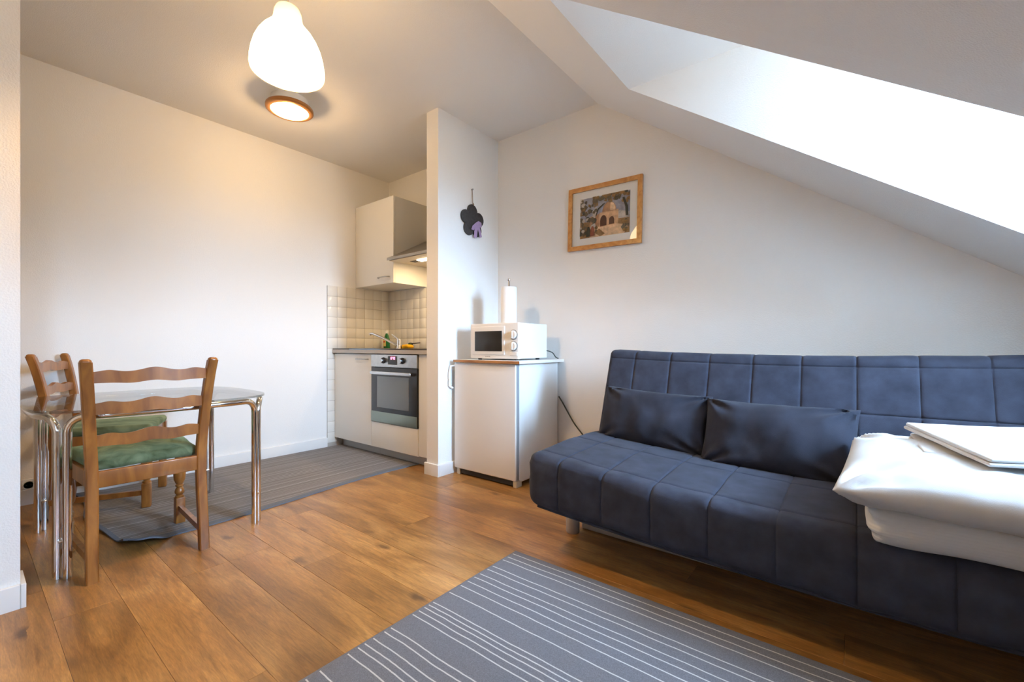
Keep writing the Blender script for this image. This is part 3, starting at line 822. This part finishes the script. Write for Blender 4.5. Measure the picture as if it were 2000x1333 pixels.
tag(rb.build('kitchen_rug', [RUNNER, RUGB], None, (-3.2, 1.3, 0), 50), 'finely striped grey carpet with a curled corner under the dining table', 'rug')

stripes = [1.532, 1.495, 1.462, 1.394, 1.362, 1.317, 1.285, 1.246, 1.207, 1.148, 1.068, 1.047, 1.027, 1.002, .975, .887, .861, .82, .79, .767, .732, .644, .603, .55, .52, .47, .44, .36, .33, .29]
stripes = [s - .012 for s in stripes]
gx0, gx1, gy0, gy1 = -1.205, .75, .225, 1.555
cuts = [gy0]
for s_ in sorted(stripes): cuts += [s_ - .0022, s_ + .0022]
cuts.append(gy1)
lr = MB(); xs = [gx0, gx0 + .012] + [gx0 + .012 + (gx1 - gx0 - .024) * k / 130 for k in range(1, 130)] + [gx1 - .012, gx1]
vs = []
def wob(x, y): return .0025 * nz(x * 9, y * 7, .3) + .001 * nz(x * 40, y * 30, 2)
for y in cuts:
    for x in xs:
        inn = 0 if y in (gy0, gy1) else wob(x, y)
        edge = min(x - gx0, gx1 - x, y - gy0, gy1 - y)
        vs.append((x, y + inn, .0085 if edge > .001 else .006))
n_ = len(xs)
for j in range(len(cuts) - 1):
    st = j % 2 == 1
    for i in range(n_ - 1):
        a = j * n_ + i
        lr.f.append((a, a + 1, a + n_ + 1, a + n_)); lr.m.append(1 if (st and 0 < i < n_ - 2) else 0)
lr.v = vs
o2 = len(lr.v); m_ = len(cuts)
bl = [i for i in range(n_)] + [j * n_ + n_ - 1 for j in range(1, m_)] + [(m_ - 1) * n_ + i for i in range(n_ - 2, -1, -1)] + [j * n_ for j in range(m_ - 2, 0, -1)]
lr.v += [(vs[b][0], vs[b][1], .0006) for b in bl]
for k in range(len(bl)):
    k2 = (k + 1) % len(bl); lr.f.append((bl[k], bl[k2], o2 + k2, o2 + k)); lr.m.append(0)
lr.f.append(tuple(range(o2, o2 + len(bl)))[::-1]); lr.m.append(0)
tag(lr.build('living_room_rug', [RUGG, RUGS], None, (-.23, .89, 0), 30), 'grey flat-woven rug with thin white stripes in front of the sofa', 'rug')

# ------------------------------------------------------------------ dining table
TCX, TCY = -2.85, .612
tb = thing('dining_table', 'rounded glass table on paired chrome tube legs', 'table', (TCX, TCY, 0))
def se(a, t, n=4.0):
    c, s_ = math.cos(t), math.sin(t)
    return (a * math.copysign(abs(c) ** (2 / n), c), a * math.copysign(abs(s_) ** (2 / n), s_))
def plan_arc(a, t0, t1, m=120):
    # the superellipse, sampled evenly by length
    P = [Vector((*se(a, t0 + (t1 - t0) * i / 600), 0)) for i in range(601)]
    D = [0]
    for i in range(600): D.append(D[-1] + (P[i + 1] - P[i]).length)
    out = []; k = 0
    for q in range(m + 1):
        d = D[-1] * q / m
        while k < 599 and D[k + 1] < d: k += 1
        f = (d - D[k]) / max(1e-9, D[k + 1] - D[k]); out.append(P[k].lerp(P[k + 1], f))
    return out
RT = .0145; FA = .428; FZ = .648
for q in range(4):
    t0 = -math.pi / 4 + q * math.pi / 2
    arc = plan_arc(FA, t0, t0 + math.pi / 2, 80)
    length = sum((arc[i + 1] - arc[i]).length for i in range(80)); st = length / 80
    k0 = int(round(.0175 / st)) + 0
    a0 = arc[k0]; a1 = arc[80 - k0]
    R_ = .065; path = []
    for z in (0.002, .1, .2, .3, .4, .5): path.append((a0.x, a0.y, z))
    nb = max(2, int(round(R_ / st)))
    for i in range(9):
        th = math.pi / 2 * i / 8
        s_ = R_ * (1 - math.cos(th)); z = FZ - R_ + R_ * math.sin(th)
        f = k0 + s_ / st; i0 = int(f); p = arc[i0].lerp(arc[i0 + 1], f - i0); path.append((p.x, p.y, z))
    for i in range(k0 + nb + 1, 80 - k0 - nb): path.append((arc[i].x, arc[i].y, FZ))
    for i in range(9):
        th = math.pi / 2 * (8 - i) / 8
        s_ = R_ * (1 - math.cos(th)); z = FZ - R_ + R_ * math.sin(th)
        f = 80 - k0 - s_ / st; i0 = min(79, int(f)); p = arc[i0].lerp(arc[i0 + 1], f - i0); path.append((p.x, p.y, z))
    for z in (.5, .4, .3, .2, .1, .002): path.append((a1.x, a1.y, z))
    path = [(TCX + x, TCY + y, z) for x, y, z in path]
    h = len(path)
    MB().tube(path, RT, 14).build('tube_frame', CHROME, tb)
    mid = ((arc[0].x) , (arc[0].y))
for q in range(4):
    cxy = se(FA, math.pi / 4 + q * math.pi / 2); rr_ = .925
    # small clamp low between the two tubes of a leg
    MB().rbox(TCX + cxy[0] * .99 - .016, TCX + cxy[0] * .99 + .016, TCY + cxy[1] * .99 - .016, TCY + cxy[1] * .99 + .016, .148, .158, .004).build('leg_clamp', CHROME, tb)
rim = plan_arc(.448, 0, 2 * math.pi, 160)[:-1]
gl = MB().prism([(TCX + p.x, TCY + p.y) for p in rim], 'z', .664, .674)
gt = gl.build('glass_top', TGLASS, tb, smooth=30)

# ------------------------------------------------------------------ dining chairs (local frame: faces +y)
ch = thing('dining_chair', 'ladder-back wooden chair with green seat, its back turned to the camera', 'chair', (-2.575, .508, 0), math.radians(90), 'wooden chairs at the glass table', local=True)
def post_pts(s_):
    base_ = [(.187, -.222, 0), (.186, -.208, .15), (.184, -.195, .30), (.184, -.19, .42), (.188, -.195, .52), (.195, -.212, .65), (.204, -.237, .79), (.2105, -.257, .868)]
    P = smooth_path([(s_ * x, y, z) for x, y, z in base_], 4)
    return [tuple(p) for p in P]
def post_at(z):
    P = post_pts(1)
    for i in range(len(P) - 1):
        if P[i][2] <= z <= P[i + 1][2]:
            f = (z - P[i][2]) / (P[i + 1][2] - P[i][2]); return tuple(P[i][k] + f * (P[i + 1][k] - P[i][k]) for k in range(3))
    return P[-1]
for s_ in (-1, 1):
    pts = post_pts(s_)
    mb = MB().sweep(pts, .038, .036)
    t_ = pts[-1]
    for k, (dz, f) in enumerate(((.006, .88), (.011, .6))):
        pass
    mb.rbox(t_[0] - .018, t_[0] + .018, t_[1] - .017, t_[1] + .017, t_[2] - .012, t_[2] + .013, .012, seg=3)
    mb.build('rear_leg', CHAIRW, ch, (0, 0, 0))
def g1(u, c, w): return math.exp(-((u - c) / w) ** 2)
for zc_ in (.812, .686, .556):
    px, py, _ = post_at(zc_)
    hw = px - .012
    m2 = 44; th = .017; vs = []; fs = []
    for i in range(m2 + 1):
        u = i / m2; x = -hw + 2 * hw * u
        top = .017 + .016 * g1(u, .5, .13) + .008 * g1(u, .13, .085) + .008 * g1(u, .87, .085)
        bot = -.026 - .004 * g1(u, .3, .1) - .004 * g1(u, .7, .1) + .004 * g1(u, .5, .1)
        y = py - .016 * (1 - (2 * u - 1) ** 2)
        vs += [(x, y - th / 2, zc_ + bot), (x, y - th / 2, zc_ + top), (x, y + th / 2, zc_ + top - .002), (x, y + th / 2, zc_ + bot)]
    for i in range(m2):
        for k in range(4):
            l = (k + 1) % 4; fs.append((i * 4 + k, i * 4 + l, i * 4 + 4 + l, i * 4 + 4 + k))
    fs += [(0, 1, 2, 3), (m2 * 4 + 3, m2 * 4 + 2, m2 * 4 + 1, m2 * 4)]
    MB().add(vs, fs).build('back_slat', CHAIRW, ch, (0, 0, 0), 50)
# seat frame
MB().rbox(-.17, .17, -.203, -.181, .362, .428, .004).build('seat_rail', CHAIRW, ch, (0, 0, 0))
fpoly = [(-.19, .428), (-.19, .372)] + [(-.19 + .38 * k / 24, .372 - .018 * g1(k / 24, .5, .14) + .010 * g1(k / 24, .25, .08) + .010 * g1(k / 24, .75, .08)) for k in range(1, 24)] + [(.19, .372), (.19, .428)]
MB().prism(fpoly, 'y', .205, .225).build('seat_rail', CHAIRW, ch, (0, 0, 0))
for s_ in (-1, 1):
    a = Vector((s_ * .186, -.185, 0)); b = Vector((s_ * .207, .205, 0)); t = (b - a).normalized(); nn_ = Vector((-t.y, t.x, 0)) * .01
    q = [a + nn_, b + nn_, b - nn_, a - nn_]
    MB().prism([(p.x, p.y) for p in q], 'z', .365, .428).build('seat_rail', CHAIRW, ch, (0, 0, 0))
    c = (s_ * .207, .215, 0)
    fl = MB().rbox(c[0] - .021, c[0] + .021, c[1] - .021, c[1] + .021, .36, .43, .004)
    fl.lathe([(.017, .365), (.020, .35), (.0245, .31), (.027, .265), (.025, .232), (.017, .212), (.013, .207), (.018, .203), (.018, .197), (.0125, .192), (.017, .184), (.0215, .172), (.0205, .160), (.0135, .151), (.0195, .147), (.0195, .138)], c, 20)
    fl.rbox(c[0] - .021, c[0] + .021, c[1] - .021, c[1] + .021, 0, .139, .005)
    fl.build('front_leg', CHAIRW, ch, (0, 0, 0))
    a = Vector((s_ * .186, -.205, 0)); b = Vector((s_ * .207, .20, 0)); q = [a + nn_ * .9, b + nn_ * .9, b - nn_ * .9, a - nn_ * .9]
    MB().prism([(p.x, p.y) for p in q], 'z', .07, .098).build('stretcher', CHAIRW, ch, (0, 0, 0))
def seat_c(p, n):
    k = (p.y + .17) / .40
    o = p + n * .003 * nz(p.x * 12, p.y * 12, p.z * 12)
    o.x *= .80 + .20 * k
    o.z += .008 * (1 - (p.x / .2) ** 2) * (1 - ((p.y - .03) / .2) ** 2) if n.z > .3 else 0
    return o
plabel(MB().rbox(-.218, .218, -.172, .236, .425, .472, .02, step=.03, seg=4, fn=seat_c).build('seat_cushion', VELVET, ch, (0, 0, 0), 80), 'green velvet seat')
dup(ch, (-3.475, .548, .008), math.radians(-23), 'ladder-back wooden chair with green seat, beyond the glass table by the wall')

# ------------------------------------------------------------------ lamps
LX, LY, LT = -1.847, .842, 2.338
pl = thing('pendant_lamp', 'white bell-shaped glass pendant lamp, switched on', 'lamp', (LX, LY, 2.06))
m, nt, p = nodes('lit_opal_glass')
p.inputs['Base Color'].default_value = rgb(.9, .87, .80); p.inputs['Roughness'].default_value = .25
p.inputs['Emission Color'].default_value = rgb(1, .86, .60); p.inputs['Emission Strength'].default_value = .7
tr = N(nt, 'ShaderNodeBsdfTranslucent'); tr.inputs['Color'].default_value = rgb(.95, .86, .68)
mxs = N(nt, 'ShaderNodeMixShader'); mxs.inputs['Fac'].default_value = .55
L(nt, p.outputs[0], mxs.inputs[1]); L(nt, tr.outputs[0], mxs.inputs[2]); L(nt, mxs.outputs[0], nt.nodes['Material Output'].inputs['Surface'])
OPAL = m
GLOW = emis('glowing_opal_glass', rgb(1, .66, .30), 15.0)
prof = [(.012, 0), (.030, -.002), (.044, -.010), (.051, -.026), (.054, -.045), (.056, -.06), (.062, -.075), (.076, -.092), (.094, -.113), (.112, -.142), (.125, -.172), (.134, -.205), (.1395, -.240), (.1405, -.262), (.138, -.274)]
pin = [(r - .004, h - (.004 if r < .06 else 0)) for r, h in prof[::-1]]
pin = [(max(r, .010), h) for r, h in pin]
sh = MB().lathe([(r, LT + h) for r, h in prof + pin], (LX, LY, 0), 48, closed=True)
sh.m = [1 if sum(sh.v[i][2] for i in f) / 4 < LT - .075 and sum(math.hypot(sh.v[i][0] - LX, sh.v[i][1] - LY) for i in f) / 4 > 0 and k // 48 < 14 else 0 for k, f in enumerate(sh.f)]
sh.build('shade', [OPAL, GLOW], pl, smooth=60)
MB().tube([(LX, LY, LT - .01), (LX, LY, ZC)], .0028, 8).build('cable', plain('white_cable', rgb(.7, .62, .5), .5), pl)
MB().lathe([(.045, ZC), (.045, ZC - .02), (.03, ZC - .035), (.006, ZC - .04), (0, ZC - .04)], (LX, LY, 0), 24).build('ceiling_rose', WHITEG, pl)
MB().lathe([(.02, LT - .012), (.02, LT - .075), (.014, LT - .08)], (LX, LY, 0), 20).build('lamp_holder', WHITEG, pl)
MB().lathe([(.012, LT - .08), (.02, LT - .10), (.033, LT - .14), (.036, LT - .165), (.030, LT - .19), (.014, LT - .204), (0, LT - .206)], (LX, LY, 0), 24).build('bulb', emis('warm_bulb', rgb(1, .74, .40), 40), pl)

CLX, CLY = -3.07, 1.412
cl = thing('ceiling_lamp', 'round flush ceiling lamp with a copper-coloured ring, switched on', 'lamp', (CLX, CLY, ZC - .09))
MB().lathe([(.146, ZC - .055), (.150, ZC - .060), (.150, ZC - .075), (.142, ZC - .082), (.120, ZC - .084), (.118, ZC - .078), (.120, ZC - .056)], (CLX, CLY, 0), 48, closed=True).build('ring', plain('copper_ring', rgb(.45, .20, .06), .35, .5), cl)
MB().lathe([(.10, ZC), (.115, ZC - .02), (.118, ZC - .056), (.146, ZC - .0562), (.146, ZC - .054), (.12, ZC - .05), (.118, ZC)], (CLX, CLY, 0), 40).build('backplate', WHITEG, cl)
MB().lathe([(.121, ZC - .076), (.112, ZC - .086), (.09, ZC - .094), (.05, ZC - .099), (0, ZC - .10)], (CLX, CLY, 0), 40).build('diffuser', emis('warm_diffuser', rgb(1, .76, .43), 16), cl)

def point(name, loc, power, col, r):
    l = bpy.data.lights.new(name, 'POINT'); l.energy = power; l.color = col; l.shadow_soft_size = r
    o = bpy.data.objects.new(name, l); COL.objects.link(o); o.location = loc; return o
point('pendant_bulb_light', (LX, LY, LT - .215), 50, (1, .62, .27), .03)
point('ceiling_lamp_light', (CLX, CLY, ZC - .15), 10, (1, .64, .30), .04)
sp = bpy.data.lights.new('hood_light', 'AREA'); sp.shape = 'RECTANGLE'; sp.size = .25; sp.size_y = .05; sp.energy = 5.0; sp.color = (1, .70, .38)
so_ = bpy.data.objects.new('hood_light', sp); COL.objects.link(so_); so_.location = (-2.85, 2.48, 1.670)

# ------------------------------------------------------------------ wall things
pf = thing('framed_picture', 'oak-framed picture of a domed building among trees on the wall', 'picture', (-1.37, YB, 1.84), local=True)
pf.rotation_euler = (0, math.radians(1.3), 0)
w2, h2, fw = .277, .2235, .030
def bar(a, b, c, d):   # mitred frame rail from outer pts a,b and inner pts c,d (x,z)
    mb = MB()
    mb.prism([a, b, c, d], 'y', -.024, -.003)
    return mb.build('frame_rail', FRAMEW, pf, (0, 0, 0))
O = [(-w2, -h2), (w2, -h2), (w2, h2), (-w2, h2)]; I = [(-w2 + fw, -h2 + fw), (w2 - fw, -h2 + fw), (w2 - fw, h2 - fw), (-w2 + fw, h2 - fw)]
for k in range(4): bar(O[k], O[(k + 1) % 4], I[(k + 1) % 4], I[k])
MB().box(-w2 + fw - .004, w2 - fw + .004, -.010, -.004, -h2 + fw - .004, h2 - fw + .004).build('passepartout', plain('white_card', rgb(.80, .79, .76), .9), pf, (0, 0, 0))
px0, px1, pz0, pz1 = -.183, .192, -.142, .140
cols = [s2l(150, 152, 168), s2l(92, 80, 56), s2l(206, 160, 118), s2l(176, 128, 88), s2l(96, 60, 40), s2l(190, 180, 170), s2l(150, 112, 64), s2l(120, 66, 44), s2l(62, 60, 48), s2l(128, 96, 50), s2l(224, 186, 146)]
pm_ = [plain('print_ink_%d' % i, c, .9, noise=.25, nscale=40) for i, c in enumerate(cols)]
pr = MB(); yy = [-.0102]
def layer(poly, mi):
    yy[0] -= .00006
    n = len(poly); pr.add([(px0 + (px1 - px0) * u, yy[0], pz0 + (pz1 - pz0) * v) for u, v in poly], [tuple(range(n))], mi)
layer([(0, 0), (1, 0), (1, 1), (0, 1)], 0)
layer([(0, .0), (1, 0), (1, .42), (.7, .40), (.45, .36), (0, .42)], 6)
layer([(.2, 0), (.9, 0), (.98, .18), (.62, .30), (.30, .26)], 10)
layer([(.62, .38), (.99, .36), (.99, .50), (.80, .56), (.66, .50)], 5)
layer([(.20, .24), (.40, .24), (.40, .56), (.22, .52)], 3)
layer([(.40, .22), (.78, .26), (.78, .60), (.40, .58)], 2)
layer([(.50 + .14 * math.cos(a) + .10, .58 + .24 * math.sin(a)) for a in [math.pi * k / 14 for k in range(15)]], 3)
layer([(.62 + .10 * math.cos(a), .60 + .20 * math.sin(a)) for a in [math.pi * k / 14 for k in range(8)]] + [(.62, .6)], 10)
layer([(.42, .24), (.55, .25), (.55, .38)] + [(.485 + .065 * math.cos(a), .38 + .13 * math.sin(a)) for a in [math.pi * k / 10 for k in range(1, 10)]] + [(.42, .38)], 4)
layer([(.60, .26), (.70, .265), (.70, .36)] + [(.65 + .05 * math.cos(a), .36 + .09 * math.sin(a)) for a in [math.pi * k / 10 for k in range(1, 10)]] + [(.60, .36)], 4)
layer([(.42, .0), (.52, .05), (.40, .20), (.30, .12)], 6)
rnd = random.Random(4)
def blob(cx_, cy_, r_, mi):
    a0 = rnd.random() * 6
    pts = [(min(1, max(0, cx_ + r_ * .75 * (1 + .35 * rnd.uniform(-1, 1)) * math.cos(a0 + k * .7))), min(1, max(0, cy_ + r_ * (1 + .35 * rnd.uniform(-1, 1)) * math.sin(a0 + k * .7)))) for k in range(9)]
    layer(pts, mi)
for k in range(70):
    u = rnd.random() ** 1.4 * .34; v = .12 + rnd.random() * .88
    blob(u, v, rnd.uniform(.03, .07), rnd.choice((1, 1, 8, 9, 5)))
for k in range(60):
    u = .25 + rnd.random() * .75; v = 1 - rnd.random() ** 1.5 * (.12 + .34 * abs(u - .45))
    blob(u, v, rnd.uniform(.025, .06), rnd.choice((1, 8, 9, 9, 6)))
for k in range(16): blob(rnd.uniform(.84, 1), rnd.uniform(.05, .3), rnd.uniform(.02, .05), rnd.choice((9, 6, 1)))
layer([(.93, .40), (.98, .40), (.97, .62), (.90, .85), (.86, .84), (.92, .62)], 8)
layer([(.33, .50), (.35, .50), (.40, .66), (.52, .78), (.51, .80), (.38, .69)], 8)
for (cx_, w_) in ((.19, .045), (.275, .05)):
    layer([(cx_ - w_, .02), (cx_ + w_, .03), (cx_ + w_ * .8, .20), (cx_ + w_ * .3, .27), (cx_ - w_ * .3, .27), (cx_ - w_ * .8, .19)], 7 if cx_ > .2 else 8)
pr.build('printed_picture', pm_, pf, (0, 0, 0), 0)
MB().box(-w2 + fw - .002, w2 - fw + .002, -.0195, -.0175, -h2 + fw - .002, h2 - fw + .002).build('picture_glass', PGLASS, pf, (0, 0, 0), 0)

fo = thing('flower_ornament', 'dark slate flower ornament with a lilac ribbon hanging on a string', 'ornament', (XP, 2.458, 1.90))
SL = plain('dark_slate', rgb(.035, .031, .030), .65, noise=.3, nscale=60, bump=.5, bscale=120)
def petal_r(a):
    best = .05
    for k in range(5):
        c = math.radians(92 + 72 * k); d = .076; R2 = .053
        da = (a - c + math.pi) % (2 * math.pi) - math.pi
        s_ = d * math.sin(da)
        if abs(s_) < R2 and math.cos(da) > 0: best = max(best, d * math.cos(da) + math.sqrt(R2 * R2 - s_ * s_))
    return best
nn = 120
outl = [(petal_r(2 * math.pi * k / nn) * math.cos(2 * math.pi * k / nn), petal_r(2 * math.pi * k / nn) * math.sin(2 * math.pi * k / nn)) for k in range(nn)]
fb = MB(); vs = []; fs = []
for (sc_, xx) in ((1, .004), (1, .012), (.93, .017), (.6, .019)):
    vs += [(XP + xx, 2.458 + y * sc_, 1.90 + z * sc_) for y, z in outl]
for r_ in range(3):
    for k in range(nn):
        l = (k + 1) % nn; fs.append((r_ * nn + k, r_ * nn + l, (r_ + 1) * nn + l, (r_ + 1) * nn + k))
fs += [tuple(range(nn))[::-1], tuple(range(3 * nn, 4 * nn))]
fb.add(vs, fs).build('slate_flower', SL, fo, smooth=50)
ST = plain('jute_string', s2l(150, 126, 104), .9)
MB().tube([(XP + .010, 2.462, 2.02), (XP + .010, 2.459, 2.06), (XP + .006, 2.457, 2.145)], .0028, 6).tube([(XP + .011, 2.455, 2.018), (XP + .012, 2.47, 2.034), (XP + .011, 2.458, 2.042)], .004, 6).build('string', ST, fo)
MB().lathe([(.004, 0), (.004, .012), (.007, .014), (.007, .016)], (XP, 2.457, 2.146), 10, 'x').build('nail', HND, fo)
RIB = plain('lilac_ribbon', s2l(166, 140, 178), .6, sheen=.3)
def ribbon(pts, wdt, name):
    mb = MB(); vs = []; fs = []
    for i, (y, z, x) in enumerate(pts):
        a = pts[max(0, i - 1)]; b = pts[min(len(pts) - 1, i + 1)]
        t = Vector((b[0] - a[0], b[1] - a[1])).normalized(); n_ = Vector((-t.y, t.x)) * wdt / 2
        for xx in (0, .0012): vs += [(XP + .019 + x + xx, y + n_.x, z + n_.y), (XP + .019 + x + xx, y - n_.x, z - n_.y)]
    for i in range(len(pts) - 1):
        a = i * 4; b = a + 4
        fs += [(a, a + 1, b + 1, b), (a + 2, b + 2, b + 3, a + 3), (a, b, b + 2, a + 2), (a + 1, a + 3, b + 3, b + 1)]
    fs += [(0, 2, 3, 1), (len(vs) - 4, len(vs) - 3, len(vs) - 1, len(vs) - 2)]
    mb.add(vs, fs).build(name, RIB, fo, smooth=60)
ry, rz = 2.49, 1.885
ribbon([(ry, rz, .006), (ry - .015, rz - .008, .012), (ry - .045, rz - .035, .010), (ry - .052, rz - .052, .006), (ry - .04, rz - .05, .003), (ry - .012, rz - .012, .004)], .022, 'ribbon_loop')
ribbon([(ry, rz, .006), (ry + .015, rz + .010, .012), (ry + .04, rz + .006, .010), (ry + .046, rz - .01, .006), (ry + .03, rz - .012, .003), (ry + .004, rz - .004, .004)], .024, 'ribbon_loop')
ribbon([(ry, rz, .006), (ry - .006, rz - .03, .008), (ry - .014, rz - .07, .007), (ry - .016, rz - .112, .004)], .034, 'ribbon_tail')
ribbon([(ry + .004, rz, .006), (ry + .018, rz - .03, .008), (ry + .034, rz - .065, .007), (ry + .046, rz - .098, .005)], .026, 'ribbon_tail')

ws = thing('wall_socket', 'white double power socket just above the baseboard behind the table', 'socket', (XL, .245, .113))
MB().rbox(XL, XL + .010, .13, .285, .078, .150, .004).build('cover_plate', TRIM, ws)
for cy_ in (.172, .250):
    k = MB().lathe([(.027, .010), (.027, .013), (.021, .013), (.0205, .0095), (0, .0095)], (XL, cy_, .114), 24, 'x').build('socket_well', WHITEG, ws)
    MB().lathe([(.0028, .0096), (.0028, .0102), (0, .0102)], (XL, cy_ - .009, .114), 8, 'x').lathe([(.0028, .0096), (.0028, .0102), (0, .0102)], (XL, cy_ + .009, .114), 8, 'x').build('pin_hole', DARK, k)

for o in bpy.data.objects:
    if '_org' in o: del o['_org']
